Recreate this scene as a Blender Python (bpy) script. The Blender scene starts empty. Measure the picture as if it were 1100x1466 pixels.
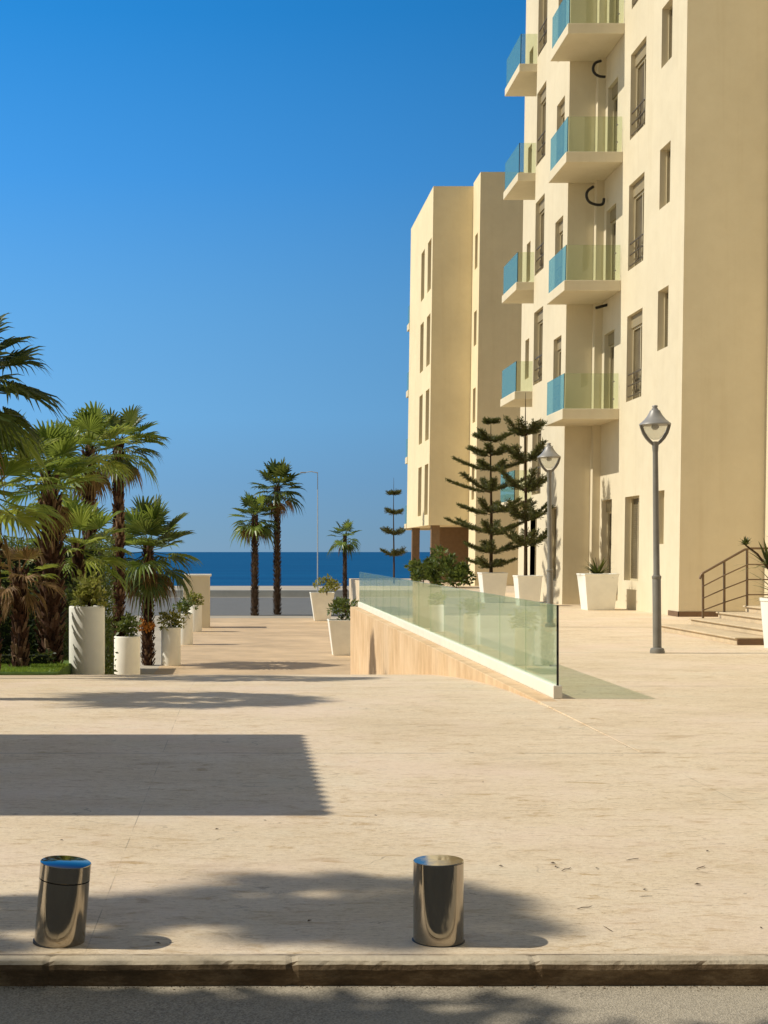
import bpy, bmesh, math, random
from mathutils import Vector, Matrix, Euler
R = math.radians
random.seed(7)
scene = bpy.context.scene
col = scene.collection
F, VX, VY, H = 2000.0, 345.0, 790.0, 1.6     # focal length and vanishing point in photo pixels, eye height

def at(x, y, Y):
    """world point seen at photo pixel (x, y) at depth Y"""
    return Vector(((x - VX) * Y / F, Y, H - (y - VY) * Y / F))

# ------------------------------------------------------------------ helpers
class MB:
    def __init__(s): s.v, s.f, s.mi, s.cur = [], [], [], 0
    def vert(s, p): s.v.append(Vector(p)); return len(s.v) - 1
    def face(s, idx): s.f.append(tuple(idx)); s.mi.append(s.cur)
    def poly(s, pts): s.face([s.vert(p) for p in pts])
    def box(s, x0, x1, y0, y1, z0, z1):
        i = [s.vert((x, y, z)) for z in (z0, z1) for y in (y0, y1) for x in (x0, x1)]
        for q in ((0,2,3,1),(4,5,7,6),(0,1,5,4),(1,3,7,5),(3,2,6,7),(2,0,4,6)): s.face([i[k] for k in q])
    def obox(s, p, q, w, h, up=Vector((0,0,1))):
        """bar of section w x h between points p and q"""
        p, q = Vector(p), Vector(q); d = (q-p).normalized()
        a = d.cross(up)
        if a.length < 1e-4: a = d.cross(Vector((1,0,0)))
        a.normalize(); b = a.cross(d)
        i = []
        for c in (p, q):
            for sa, sb in ((-1,-1),(1,-1),(1,1),(-1,1)): i.append(s.vert(c + a*sa*w/2 + b*sb*h/2))
        s.face(i[3::-1]); s.face(i[4:8])
        for k in range(4): s.face((i[k], i[(k+1)%4], i[4+(k+1)%4], i[4+k]))
    def tube(s, pts, rads, n=8, cap=True):
        pts = [Vector(p) for p in pts]
        if not hasattr(rads, '__len__'): rads = [rads]*len(pts)
        rings = []; ref = None
        for k, p in enumerate(pts):
            d = (pts[min(k+1, len(pts)-1)] - pts[max(k-1, 0)]).normalized()
            if ref is None:
                ref = d.cross(Vector((0,0,1)))
                if ref.length < 1e-3: ref = Vector((1,0,0))
            a = (ref - d*ref.dot(d)).normalized(); b = d.cross(a); ref = a
            rings.append([s.vert(p + (a*math.cos(2*math.pi*j/n) + b*math.sin(2*math.pi*j/n))*rads[k]) for j in range(n)])
        for r0, r1 in zip(rings, rings[1:]):
            for j in range(n): s.face((r0[j], r0[(j+1)%n], r1[(j+1)%n], r1[j]))
        if cap: s.face(rings[0][::-1]); s.face(rings[-1])
    def lathe(s, prof, n=32, c=(0,0,0), cap=True):
        rings = []
        for r, z in prof:
            if r < 1e-6: rings.append([s.vert((c[0], c[1], c[2]+z))])
            else: rings.append([s.vert((c[0]+r*math.cos(2*math.pi*j/n), c[1]+r*math.sin(2*math.pi*j/n), c[2]+z)) for j in range(n)])
        for a, b in zip(rings, rings[1:]):
            for j in range(n):
                k = (j+1) % n
                if len(a) == 1 and len(b) == 1: continue
                if len(a) == 1: s.face((a[0], b[k], b[j]))
                elif len(b) == 1: s.face((a[j], a[k], b[0]))
                else: s.face((a[j], a[k], b[k], b[j]))
        if cap:
            if len(rings[0]) > 1: s.face(rings[0][::-1])
            if len(rings[-1]) > 1: s.face(rings[-1])
    def build(s, name, mats, parent=None, world=False, shear=0.0, smooth=False, bevel=0.0):
        me = bpy.data.meshes.new(name)
        off = parent_loc(parent) if (world and parent) else Vector()
        vs = [Vector((p.x + shear*p.z, p.y, p.z)) - off for p in s.v]
        me.from_pydata(vs, [], s.f)
        if not isinstance(mats, (list, tuple)): mats = [mats]
        for m in mats: me.materials.append(m)
        if len(mats) > 1: me.polygons.foreach_set('material_index', s.mi)
        if smooth:
            me.polygons.foreach_set('use_smooth', [True]*len(me.polygons))
            me.set_sharp_from_angle(angle=R(38))
        me.update()
        o = bpy.data.objects.new(name, me); col.objects.link(o)
        if parent: o.parent = parent
        if bevel:
            b = o.modifiers.new('bevel', 'BEVEL'); b.width = bevel; b.segments = 2; b.limit_method = 'ANGLE'
        return o

def parent_loc(o):
    p = Vector()
    while o: p += o.location; o = o.parent
    return p
def tag(o, label=None, cat=None, group=None, kind=None):
    if label: o['label'] = label
    if cat: o['category'] = cat
    if group: o['group'] = group
    if kind: o['kind'] = kind
    return o
def empty(name, loc, label, cat, group=None, rot=(0,0,0)):
    o = bpy.data.objects.new(name, None); col.objects.link(o); o.empty_display_size = .2
    o.location = loc; o.rotation_euler = rot
    return tag(o, label, cat, group)
def copy_tree(o, parent=None):
    c = o.copy(); col.objects.link(c); c.parent = parent
    for ch in list(o.children): copy_tree(ch, c)
    return c

# ------------------------------------------------------------------ materials
class Nodes:
    def __init__(s, name):
        s.m = bpy.data.materials.new(name); s.m.use_nodes = True
        s.t = s.m.node_tree; s.n = s.t.nodes; s.l = s.t.links
        s.b = s.n['Principled BSDF']; s.out = s.n['Material Output']
        s.co = s.new('ShaderNodeTexCoord').outputs['Object']
    def new(s, t, **k):
        n = s.n.new(t)
        for a, v in k.items(): setattr(n, a, v)
        return n
    def link(s, a, b): s.l.new(a, b)
    def mapping(s, sc=(1,1,1), src=None):
        m = s.new('ShaderNodeMapping'); m.inputs['Scale'].default_value = sc
        s.link(src or s.co, m.inputs['Vector']); return m.outputs[0]
    def noise(s, scale, detail=4, rough=.6, vec=None, dist=0):
        n = s.new('ShaderNodeTexNoise'); n.inputs['Scale'].default_value = scale
        n.inputs['Detail'].default_value = detail; n.inputs['Roughness'].default_value = rough
        n.inputs['Distortion'].default_value = dist
        s.link(vec or s.co, n.inputs['Vector']); return n.outputs['Fac']
    def ramp(s, fac, stops):
        r = s.new('ShaderNodeValToRGB'); e = r.color_ramp.elements
        while len(e) < len(stops): e.new(.5)
        for k, (p, c) in enumerate(stops):
            e[k].position = p; e[k].color = (c, c, c, 1) if not hasattr(c, '__len__') else (*c, 1)
        s.link(fac, r.inputs[0]); return r.outputs[0]
    def mix(s, a, b, fac, mode='MIX'):
        m = s.new('ShaderNodeMix', data_type='RGBA', blend_type=mode)
        for sock, v in ((m.inputs['A'], a), (m.inputs['B'], b)):
            if hasattr(v, 'is_linked'): s.link(v, sock)
            else: sock.default_value = (*v, 1)
        if hasattr(fac, 'is_linked'): s.link(fac, m.inputs['Factor'])
        else: m.inputs['Factor'].default_value = fac
        return m.outputs['Result']
    def math(s, op, a, b=0.0, clamp=False):
        m = s.new('ShaderNodeMath', operation=op, use_clamp=clamp)
        for k, v in enumerate((a, b)):
            if hasattr(v, 'is_linked'): s.link(v, m.inputs[k])
            else: m.inputs[k].default_value = v
        return m.outputs[0]
    def sep(s, vec=None):
        x = s.new('ShaderNodeSeparateXYZ'); s.link(vec or s.co, x.inputs[0]); return x.outputs
    def bump(s, h, dist, strength=1.0):
        b = s.new('ShaderNodeBump'); b.inputs['Distance'].default_value = dist; b.inputs['Strength'].default_value = strength
        s.link(h, b.inputs['Height']); s.link(b.outputs[0], s.b.inputs['Normal'])
    def set(s, col=None, rough=None, metal=None, spec=None):
        for k, v in (('Base Color', col), ('Roughness', rough), ('Metallic', metal), ('Specular IOR Level', spec)):
            if v is None: continue
            if hasattr(v, 'is_linked'): s.link(v, s.b.inputs[k])
            else: s.b.inputs[k].default_value = (*v, 1) if hasattr(v, '__len__') else v
        return s.m

def plain(name, c, rough=.6, metal=0, spec=.4, var=.12, scale=6):
    N = Nodes(name); f = N.noise(scale, 5)
    c2 = tuple(x*(1-var) for x in c); c1 = tuple(min(1, x*(1+var)) for x in c)
    return N.set(N.ramp(f, [(.3, c2), (.7, c1)]), rough, metal, spec)

def plaster(name, c):
    N = Nodes(name)
    big = N.noise(.35, 5, .65); mid = N.noise(2.2, 6, .7)
    streak = N.noise(1.0, 5, .7, N.mapping((3.0, 3.0, .12)))
    c1 = N.mix(tuple(x*.93 for x in c), tuple(min(1,x*1.04) for x in c), N.ramp(big, [(.3,0),(.7,1)]))
    c2 = N.mix(c1, (.86,.82,.74), N.math('MULTIPLY', N.ramp(streak, [(.52,0),(.85,1)]), .5), 'MULTIPLY')
    c3 = N.mix(c2, (.93,.91,.88), N.ramp(mid, [(.4,0),(.75,.6)]), 'MULTIPLY')
    N.bump(N.math('ADD', N.noise(90, 3, .6), N.math('MULTIPLY', N.noise(9, 4), 1.4)), .004, .6)
    return N.set(c3, .9, 0, .2)

def stone_paving():
    N = Nodes('paving_stone')
    sx = N.mapping((.7, 1.3, 1)); sf = N.mapping((1.3, 3.4, 1))
    a = N.noise(1.1, 9, .68, sx, .6); b = N.noise(3.2, 10, .72, sf, .8); g = N.noise(.22, 4, .6)
    fine = N.noise(60, 4, .7)
    c = N.ramp(a, [(.25,(.64,.50,.325)),(.45,(.77,.62,.425)),(.6,(.81,.665,.47)),(.8,(.87,.745,.56))])
    c = N.mix(c, (.72,.62,.46), N.ramp(b, [(.53,0),(.66,1)]), 'MULTIPLY')
    c = N.mix(c, (.30,.20,.11), N.ramp(b, [(.32,.75),(.385,0)]))
    vein = N.noise(7, 9, .75, N.mapping((1.0, 2.0, 1)), 1.6)
    c = N.mix(c, (.27,.18,.095), N.math('MULTIPLY', N.ramp(vein, [(.585,0),(.6,1),(.615,0)]), N.ramp(N.noise(1.4, 4), [(.40,0),(.58,.9)])))
    c = N.mix(c, (.84,.74,.57), N.math('MULTIPLY', N.ramp(vein, [(.40,0),(.42,1),(.44,0)]), .5))
    c = N.mix(c, (.58,.45,.27), N.ramp(g, [(.5,0),(.72,.6)]))
    g1 = N.noise(26, 8, .78, N.mapping((.8, 2.2, 1)), .8); g2 = N.noise(75, 5, .8, N.mapping((.7, 1.6, 1)))
    c = N.mix(c, (.52,.45,.36), N.ramp(g1, [(.50,0),(.70,.85)]), 'MULTIPLY')
    c = N.mix(c, (.86,.77,.62), N.ramp(g1, [(.30,.55),(.44,0)]))
    c = N.mix(c, (.60,.52,.43), N.ramp(g2, [(.54,0),(.70,.7)]), 'MULTIPLY')
    c = N.mix(c, (.80,.625,.49), N.ramp(N.noise(.55, 5, .65), [(.48,0),(.68,.55)]))
    c = N.mix(c, (.70,.62,.46), N.ramp(N.noise(.8, 4, .6, N.mapping((1,1,1), None)), [(.55,0),(.72,.4)]))
    # faint brown stains with their own outline
    st = N.noise(.9, 5, .6, N.mapping((.8, 2.4, 1)), 1.0)
    c = N.mix(c, (.42,.27,.13), N.ramp(st, [(.63,0),(.73,.5)]))
    # scattered dark specks
    vo = N.new('ShaderNodeTexVoronoi'); vo.inputs['Scale'].default_value = 3.1; N.link(N.mapping((1,1.6,1)), vo.inputs['Vector'])
    sp = N.math('LESS_THAN', vo.outputs['Distance'], .03)
    c = N.mix(c, (.10,.065,.035), N.math('MULTIPLY', sp, .75))
    # thin curved cracks and scratches
    v2 = N.new('ShaderNodeTexVoronoi', feature='DISTANCE_TO_EDGE'); v2.inputs['Scale'].default_value = .9
    wob = N.new('ShaderNodeVectorMath', operation='ADD'); nz = N.new('ShaderNodeTexNoise'); nz.inputs['Scale'].default_value = 2.5
    N.link(N.co, nz.inputs['Vector']); N.link(nz.outputs['Color'], wob.inputs[0]); N.link(N.co, wob.inputs[1]); N.link(wob.outputs[0], v2.inputs['Vector'])
    ck = N.math('LESS_THAN', v2.outputs['Distance'], .006)
    ckm = N.math('MULTIPLY', ck, N.ramp(N.noise(.8, 3), [(.55,0),(.66,.5)]))
    c = N.mix(c, (.20,.13,.07), ckm)
    # slab joints
    o = N.sep()
    def joint(sock, period, phase, w):
        m = N.math('MODULO', N.math('ADD', sock, 1000*period + phase), period)
        return N.math('LESS_THAN', N.math('ABSOLUTE', N.math('SUBTRACT', m, period/2)), w)
    jx = joint(o[0], 3.8, .62+1.9, .0025); jy = joint(o[1], 5.55, 5.55/2-11.1, .010)
    jm = N.math('MAXIMUM', N.math('MULTIPLY', jx, N.ramp(N.noise(1.6, 4, .7), [(.42,.0),(.62,.55)])), N.math('MULTIPLY', jy, N.ramp(N.noise(.9, 5, .7), [(.40,.12),(.55,.8)])))
    c = N.mix(c, (.16,.12,.08), jm)
    h = N.math('ADD', N.math('MULTIPLY', b, 1.2), N.math('ADD', N.math('MULTIPLY', fine, .5), N.math('MULTIPLY', jm, -1.5)))
    N.bump(N.math('ADD', h, N.math('MULTIPLY', g1, -.9)), .007, .7)
    return N.set(c, N.ramp(a, [(.2,.75),(.8,.55)]), 0, .3)

def asphalt(name, base, tone):
    N = Nodes(name)
    v = N.new('ShaderNodeTexVoronoi'); v.inputs['Scale'].default_value = 150; N.link(N.co, v.inputs['Vector'])
    g = N.noise(210, 3, .8); big = N.noise(.9, 6, .7, N.mapping((.6,1.8,1)))
    c = N.mix(tuple(x*.6 for x in base), tuple(x*1.3 for x in base), N.ramp(v.outputs['Color'], [(.1,0),(.9,1)]))
    c = N.mix(c, tone, N.ramp(big, [(.42,0),(.75,.75)]))
    c = N.mix(c, (.35,.29,.2), N.ramp(g, [(.62,0),(.72,.7)]))
    N.bump(N.math('ADD', v.outputs['Distance'], g), .004, .7)
    return N.set(c, .88, 0, .25)

def kerb_mat():
    N = Nodes('kerb_concrete')
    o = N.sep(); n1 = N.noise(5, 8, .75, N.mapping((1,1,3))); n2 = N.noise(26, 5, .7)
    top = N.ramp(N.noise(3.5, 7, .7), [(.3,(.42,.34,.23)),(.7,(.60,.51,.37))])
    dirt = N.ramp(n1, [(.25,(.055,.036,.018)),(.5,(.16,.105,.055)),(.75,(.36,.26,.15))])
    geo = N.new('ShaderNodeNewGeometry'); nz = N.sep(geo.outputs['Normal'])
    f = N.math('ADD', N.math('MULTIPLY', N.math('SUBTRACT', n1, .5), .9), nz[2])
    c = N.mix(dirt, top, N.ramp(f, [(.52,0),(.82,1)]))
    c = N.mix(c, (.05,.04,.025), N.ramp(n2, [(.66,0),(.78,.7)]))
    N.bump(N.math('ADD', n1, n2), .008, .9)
    return N.set(c, .9, 0, .2)

def leafmat(name, dark, light, trans=.3, rough=.45):
    N = Nodes(name)
    geo = N.new('ShaderNodeNewGeometry')
    f = N.math('ADD', N.math('MULTIPLY', geo.outputs['Random Per Island'], .75), N.math('MULTIPLY', N.noise(7, 3), .35))
    c = N.ramp(f, [(.15, dark), (.85, light)])
    N.set(c, rough, 0, .35)
    tr = N.new('ShaderNodeBsdfTranslucent'); N.link(N.mix(c, (1.0,1.0,.35), .35, 'MIX'), tr.inputs['Color'])
    N.link(N.mix(c, (.55,.6,.1), .35), tr.inputs['Color'])
    mx = N.new('ShaderNodeMixShader'); mx.inputs[0].default_value = trans
    N.link(N.b.outputs[0], mx.inputs[1]); N.link(tr.outputs[0], mx.inputs[2]); N.link(mx.outputs[0], N.out.inputs['Surface'])
    return N.m

def glassmat(name, tint, ior=1.5, diffuse=0.0, dcol=(.3,.5,.45), gl=1.0):
    N = Nodes(name); N.n.remove(N.b)
    tr = N.new('ShaderNodeBsdfTransparent'); tr.inputs[0].default_value = (*tint, 1)
    gs = N.new('ShaderNodeBsdfGlossy'); gs.inputs['Roughness'].default_value = .02; gs.inputs['Color'].default_value = (gl, gl, gl, 1)
    lw = N.new('ShaderNodeLayerWeight'); lw.inputs['Blend'].default_value = .5
    fr = N.new('ShaderNodeMath'); fr.operation = 'MULTIPLY_ADD'
    N.link(N.math('POWER', lw.outputs['Facing'], 5.0), fr.inputs[0]); fr.inputs[1].default_value = ior; fr.inputs[2].default_value = .035
    df = N.new('ShaderNodeBsdfDiffuse'); df.inputs[0].default_value = (*dcol, 1)
    m0 = N.new('ShaderNodeMixShader'); m0.inputs[0].default_value = diffuse
    N.link(tr.outputs[0], m0.inputs[1]); N.link(df.outputs[0], m0.inputs[2])
    m1 = N.new('ShaderNodeMixShader'); N.link(fr.outputs[0], m1.inputs[0])
    N.link(m0.outputs[0], m1.inputs[1]); N.link(gs.outputs[0], m1.inputs[2])
    N.link(m1.outputs[0], N.out.inputs['Surface'])
    return N.m

def trunkmat(name, a, b, c):
    N = Nodes(name); geo = N.new('ShaderNodeNewGeometry')
    f = N.math('ADD', N.math('MULTIPLY', geo.outputs['Random Per Island'], .7), N.math('MULTIPLY', N.noise(18, 5, .7), .4))
    N.bump(N.noise(40, 4, .7, N.mapping((1,1,.3))), .01, .8)
    return N.set(N.ramp(f, [(.2, a), (.55, b), (.95, c)]), .9, 0, .15)

def seamat():
    N = Nodes('sea_water')
    w = N.noise(.25, 6, .65, N.mapping((.5, 1.6, 1))); big = N.noise(.012, 4, .6, N.mapping((.4, 2.0, 1)))
    N.bump(w, .35, .8)
    return N.set(N.ramp(big, [(.35,(.005,.070,.19)),(.7,(.008,.098,.235))]), .55, 0, .04)

def chrome():
    N = Nodes('polished_steel')
    n = N.noise(3, 4, .6, N.mapping((1,1,.25)))
    N.bump(N.noise(1.6, 3, .5), .004, .25)
    return N.set((.40,.36,.30), N.ramp(N.noise(9, 6, .7, N.mapping((1,1,.4))), [(.42,.035),(.75,.20)]), 1.0)

def shutter():
    N = Nodes('roller_shutter'); o = N.sep()
    s = N.math('SINE', N.math('MULTIPLY', o[2], 2*math.pi/.055))
    N.bump(s, .004, .6)
    return N.set(N.ramp(N.noise(1.7, 5), [(.3,(.11,.085,.045)),(.7,(.17,.135,.075))]), .55, 0, .35)

WALL = plaster('cream_plaster', (.715,.63,.455))
WALL2 = plaster('pale_plaster', (.82,.70,.455))
SOCLE = plain('brown_socle', (.17,.10,.055), .7)
PAVE = stone_paving()
ASPH = asphalt('road_asphalt', (.40,.345,.26), (.52,.45,.33))
ASPH2 = asphalt('promenade_asphalt', (.16,.16,.155), (.2,.2,.19))
KERB = kerb_mat()
PATH = plain('path_stone', (.56,.41,.25), .8, var=.2, scale=.5)
SAND = plain('sand', (.42,.37,.29), .95, var=.18, scale=.15)
WALLST = None
def wallstone():
    N = Nodes('warm_stone_wall')
    n = N.noise(3, 8, .7, N.mapping((1,1,.35))); m = N.noise(.6, 4)
    c = N.ramp(n, [(.3,(.46,.30,.16)),(.6,(.66,.47,.27)),(.8,(.74,.58,.38))])
    c = N.mix(c, (.8,.62,.42), N.ramp(m, [(.4,0),(.7,.5)]))
    N.bump(n, .01, .6)
    return N.set(c, .85, 0, .25)
WALLST = wallstone()
WHITE = plain('white_coping', (.82,.78,.66), .55, var=.05, scale=3)
POT = plain('white_planter', (.88,.86,.77), .5, var=.06, scale=2.5)
CHROME = chrome()
GREY = plain('lamp_grey_paint', (.20,.185,.155), .5, 0, .4, var=.15, scale=4)
CAPM = plain('lamp_cap_metal', (.30,.285,.26), .45, .15, .5, var=.12, scale=8)
BOWL = glassmat('lamp_bowl_glass', (.93,.93,.90), .6, .22, (.72,.70,.62))
RAILM = plain('bronze_rail_metal', (.20,.13,.07), .45, .4, .5)
FRAMEM = plain('window_frame', (.55,.47,.30), .5, var=.05)
SHUT = shutter()
BOXM = plain('shutter_box_paint', (.30,.24,.135), .6, var=.06)
DARKM = plain('window_rail_dark', (.11,.08,.042), .5, .1)
PIPEM = plain('black_pipe', (.02,.018,.015), .6)
GLB = glassmat('balcony_glass', (.91,.945,.84), .8, .06, (.40,.46,.30))
GLF = glassmat('balcony_front_glass', (.62,.80,.78), .35, .40, (.17,.37,.39))  # teal diffuse also carries the sky reflected at a grazing angle
GLT = glassmat('terrace_glass', (.87,.94,.84), .75, .15, (.50,.66,.50))
SOIL = plain('soil', (.06,.04,.025), .95, var=.3)
GRASS = leafmat('grass_blades', (.09,.19,.012), (.24,.36,.04), .35)
LAWN = plain('lawn_earth', (.08,.14,.02), .95, var=.3, scale=5)
PALM_G = leafmat('palm_green', (.045,.100,.014), (.21,.29,.045), .42, .34)
PALM_Y = leafmat('palm_yellow_green', (.12,.175,.022), (.36,.40,.075), .42, .38)
PALM_D = leafmat('palm_dark_green', (.02,.05,.012), (.08,.11,.025), .26, .4)
DEAD = leafmat('dead_frond', (.09,.045,.015), (.26,.15,.06), .15, .7)
TRUNK = trunkmat('palm_trunk', (.018,.008,.005), (.062,.028,.016), (.27,.18,.11))
TRUNKF = trunkmat('palm_trunk_far', (.03,.02,.014), (.07,.045,.03), (.13,.09,.06))
PINE_G = leafmat('pine_green', (.022,.032,.008), (.095,.095,.026), .2, .55)
BARK = trunkmat('pine_bark', (.03,.018,.010), (.06,.038,.02), (.10,.065,.035))
HEDGE_G = leafmat('hedge_green', (.008,.022,.006), (.03,.055,.014), .2, .5)
SHRUB_Y = leafmat('shrub_yellow_green', (.10,.12,.02), (.34,.32,.08), .35)
SHRUB_G = leafmat('shrub_green', (.03,.06,.012), (.10,.14,.03), .25)
STRAP = leafmat('strap_leaf', (.03,.05,.015), (.13,.13,.035), .2, .4)
STEEL = plain('canopy_metal', (.30,.28,.24), .5, .3)
SEA = seamat()

# ------------------------------------------------------------------ ground, roads, sea
SUN_EL = 43.8
ZP = -2.05
PROF = [(5.537,0),(9,0),(12,0),(14.5,-.01),(16.5,-.05),(18,-.105),(19.3,-.17),(20.5,-.245),(22,-.35),(23.2,-.44),(24.3,-.535),(25,-.61),(26.5,-.78),(30,-1.22),(34,-1.68),(37,-1.98),(38.5,-2.04),(40,ZP)]
def gz(Y):
    for (a, za), (b, zb) in zip(PROF, PROF[1:]):
        if a <= Y <= b: return za + (zb-za)*(Y-a)/(b-a)
    return 0 if Y < 6 else ZP
XW = 3.19
m = MB()
xs = [-300, -40, -12, -6, -3, 0, XW]
gi = [[m.vert((x, y, z)) for x in xs] for y, z in PROF]
for a, b in zip(gi, gi[1:]):
    for k in range(len(xs)-1): m.face((a[k], a[k+1], b[k+1], b[k]))
tag(m.build('plaza', PAVE, smooth=True), 'pale stone plaza paving', None, None, 'structure')
m = MB()
m.poly([(XW+.2,11.15,0),(300,11.15,0),(300,40.7,0),(XW+.2,40.7,0)]); m.poly([(XW,5.537,0),(300,5.537,0),(300,11.15,0),(XW,11.15,0)])
m.poly([(6.5,40.7,0),(300,40.7,0),(300,84,0),(6.5,84,0)])
m.poly([(6.5,84,0),(300,84,0),(300,84,-2.2),(6.5,84,-2.2)])
m.poly([(6.5,40.7,-2.2),(6.5,40.7,0),(6.5,84,0),(6.5,84,-2.2)])
tag(m.build('terrace', PAVE), None, None, None, 'structure')
# flush stone edge strip, near part only (beyond it the retaining wall carries the edge)
m = MB(); m.box(XW, XW+.2, 11.15, 14.9, -.3, .003)
tag(m.build('edge_strip', PAVE), None, None, None, 'structure')
m = MB(); m.poly([(-2.6,40,ZP),(4.6,40,ZP),(4.6,77,ZP),(-2.6,77,ZP)])
for k, Yk in enumerate((47, 54, 61, 68, 75)): m.poly([(-2.6,Yk,ZP+.004),(4.6,Yk,ZP+.004),(4.6,Yk+.5,ZP+.004),(-2.6,Yk+.5,ZP+.004)])
tag(m.build('path', PATH), None, None, None, 'structure')
m = MB(); m.poly([(-600,80,ZP+.004),(600,80,ZP+.004),(600,112,ZP+.004),(-600,112,ZP+.004)])
tag(m.build('promenade_road', ASPH2), None, None, None, 'structure')
m = MB()
gy = [(-2000,-2.3),(38,-2.3),(39.5,ZP-.006),(150,ZP-.006),(170,-5.4),(400,-9)]
g = [[m.vert((x, y, z)) for x in (-3000, 3000)] for y, z in gy]
for a, b in zip(g, g[1:]): m.face((a[0], a[1], b[1], b[0]))
tag(m.build('ground', SAND), None, None, None, 'structure')
m = MB(); m.poly([(-40000,150,-5),(40000,150,-5),(40000,40000,-5),(-40000,40000,-5)])
tag(m.build('sea', SEA), None, None, None, 'structure')
ZR = -.092
m = MB(); m.poly([(-300,-4,ZR),(300,-4,ZR),(300,5.5,ZR),(-300,5.5,ZR)])
tag(m.build('road', ASPH), None, None, None, 'structure')
m = MB(); m.box(-300, 300, -60, -4, -2, 0)  # unseen far pavement, its shade put into a dark colour for bollard reflections
tag(m.build('dark_ground', plain('shade_dark_ground', (.055,.042,.026), .95, var=.4, scale=2)), None, None, None, 'structure')
# kerb: stones of about a metre, worn edges and shallow open joints, one run
m = MB()
rk = random.Random(3); L = .95; x0 = .206; prev = None; step = .025
def wob(x, a, b, c): return .5*math.sin(x*a+b) + .3*math.sin(x*a*2.7+c) + .2*math.sin(x*a*7.1+b*c)
n = int(60/step)
for k in range(n+1):
    x = -30 + k*step
    if x < -4 or x > 6:
        if k % 20: continue
    q = ((x-x0)/L) % 1.0; joint = 1.0 if min(q, 1-q)*L < step*.55 else 0.0
    si = math.floor((x-x0)/L); off = .003*math.sin(si*12.9)
    f = wob(x, 4, 1, 2)*.003 + rk.uniform(-.001,.001); t = rk.uniform(-.001,.001) + wob(x, 6, 2, 1)*.003
    chip = rk.uniform(.002,.004) if rk.random() < .03 else 0
    pr = [(5.445+f+off+joint*.007, -.4), (5.445+f+off+joint*.007, -.05), (5.442+f+off+joint*.008, -.028+t-chip*.5-joint*.004), (5.449+f+off+chip+joint*.006, -.010+t*.5-chip*.6-joint*.006), (5.464+off, .001+t*.25-joint*.006), (5.50, .003+off*.3-joint*.004), (5.529, .002+off*.3-joint*.003), (5.531, -.008), (5.56, -.009)]
    cur = [m.vert((x, y, z)) for y, z in pr]
    if prev:
        for a in range(len(pr)-1): m.face((prev[a], cur[a], cur[a+1], prev[a+1]))
    prev = cur
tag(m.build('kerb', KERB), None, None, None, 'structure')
# crumbled dirt and grit gathered at the foot of the kerb
m = MB()
for k in range(900):
    x = random.uniform(-2.2, 3.2); y = 5.44 - abs(random.gauss(0, .02)); r = random.uniform(.002, .006)
    i = [m.vert((x+random.uniform(-r,r), y+random.uniform(-r,r), ZR+random.uniform(-r*.4,r))) for _ in range(4)]
    m.face((i[0],i[1],i[2])); m.face((i[0],i[2],i[3])); m.face((i[0],i[3],i[1]))
tag(m.build('gutter_grit', plain('grit', (.16,.11,.06), .95, var=.5, scale=200)), 'brown grit along the foot of the kerb', 'grit', None, 'stuff')

# ------------------------------------------------------------------ bollards
def bollard(x, y, label, tilt=0, yaw=0, seam=.0, cap=0.0):
    r, h = .1035, .332; zc = .2655 if seam else h-.004
    t = empty('bollard', (x, y, -.002), label, 'bollard', 'steel bollards by the kerb', (0, tilt, yaw))
    m = MB(); m.lathe([(r*.985,-.03),(r*1.0,.012),(r,.02),(r,zc-seam)], 64); m.build('body', CHROME, t, smooth=True)
    m = MB(); m.lathe([(r,zc-h),(r+seam*.2,zc-h+.001),(r+seam*.2,-.0025),(r-.0025,0),(0,0)], 64)
    cp = m.build('cap', CHROME, t, smooth=True); cp.rotation_euler = (0, cap, 0); cp.location = (0, 0, h)
    m = MB(); m.lathe([(r+.005,-.01),(r+.005,.003),(r+.001,.005)], 48); m.build('base_ring', PIPEM, t, smooth=True)
    return t
bollard(.814, 5.755, 'upright polished steel bollard on the kerb, the right one of the pair', cap=R(-1.7))
bollard(-.745, 5.74, 'leaning polished steel bollard by the kerb, tilted to the right', R(5.0), -.30, .004)

# ------------------------------------------------------------------ retaining wall with glass balustrade
rw = empty('retaining_wall', (XW, 15, 0), 'warm stone retaining wall carrying a glass balustrade beside the ramp', 'wall')
m = MB(); m.box(XW, XW+.2, 14.9, 40.7, -2.2, .004); m.box(XW+.2, 6.497, 40.4, 40.7, -2.2, -.002)
m.build('wall', WALLST, rw, True, bevel=.01)
m = MB(); m.box(XW+.21, XW+.31, 15.2, 40.6, .002, .145); m.build('coping', WHITE, rw, True, bevel=.008)
bal = empty('glass_balustrade', (XW+.26, 15.2, .145), 'greenish glass balustrade standing on the white plinth of the ramp wall', 'balustrade')
Yg = 15.22; n = 0
while Yg < 40.5:
    m = MB(); m.box(XW+.253, XW+.267, Yg, min(Yg+1.68, 40.6), .12, 1.02)
    m.build('glass_panel', GLT, bal, True, bevel=.002); Yg += 1.695
m = MB()
for k in range(2): m.box(XW+.25, XW+.27, 15.205, 15.22, .5+.3*k-.02, .5+.3*k+.02)
m.box(XW+.249, XW+.271, 15.205, 15.219, .12, 1.02)
m.build('end_trim', PIPEM, bal, True)
m = MB(); m.tube([(XW+.26,15.6,.33),(XW+.34,15.6,.33)], .012, 10); m.build('clamp', PIPEM, bal, True)

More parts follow.
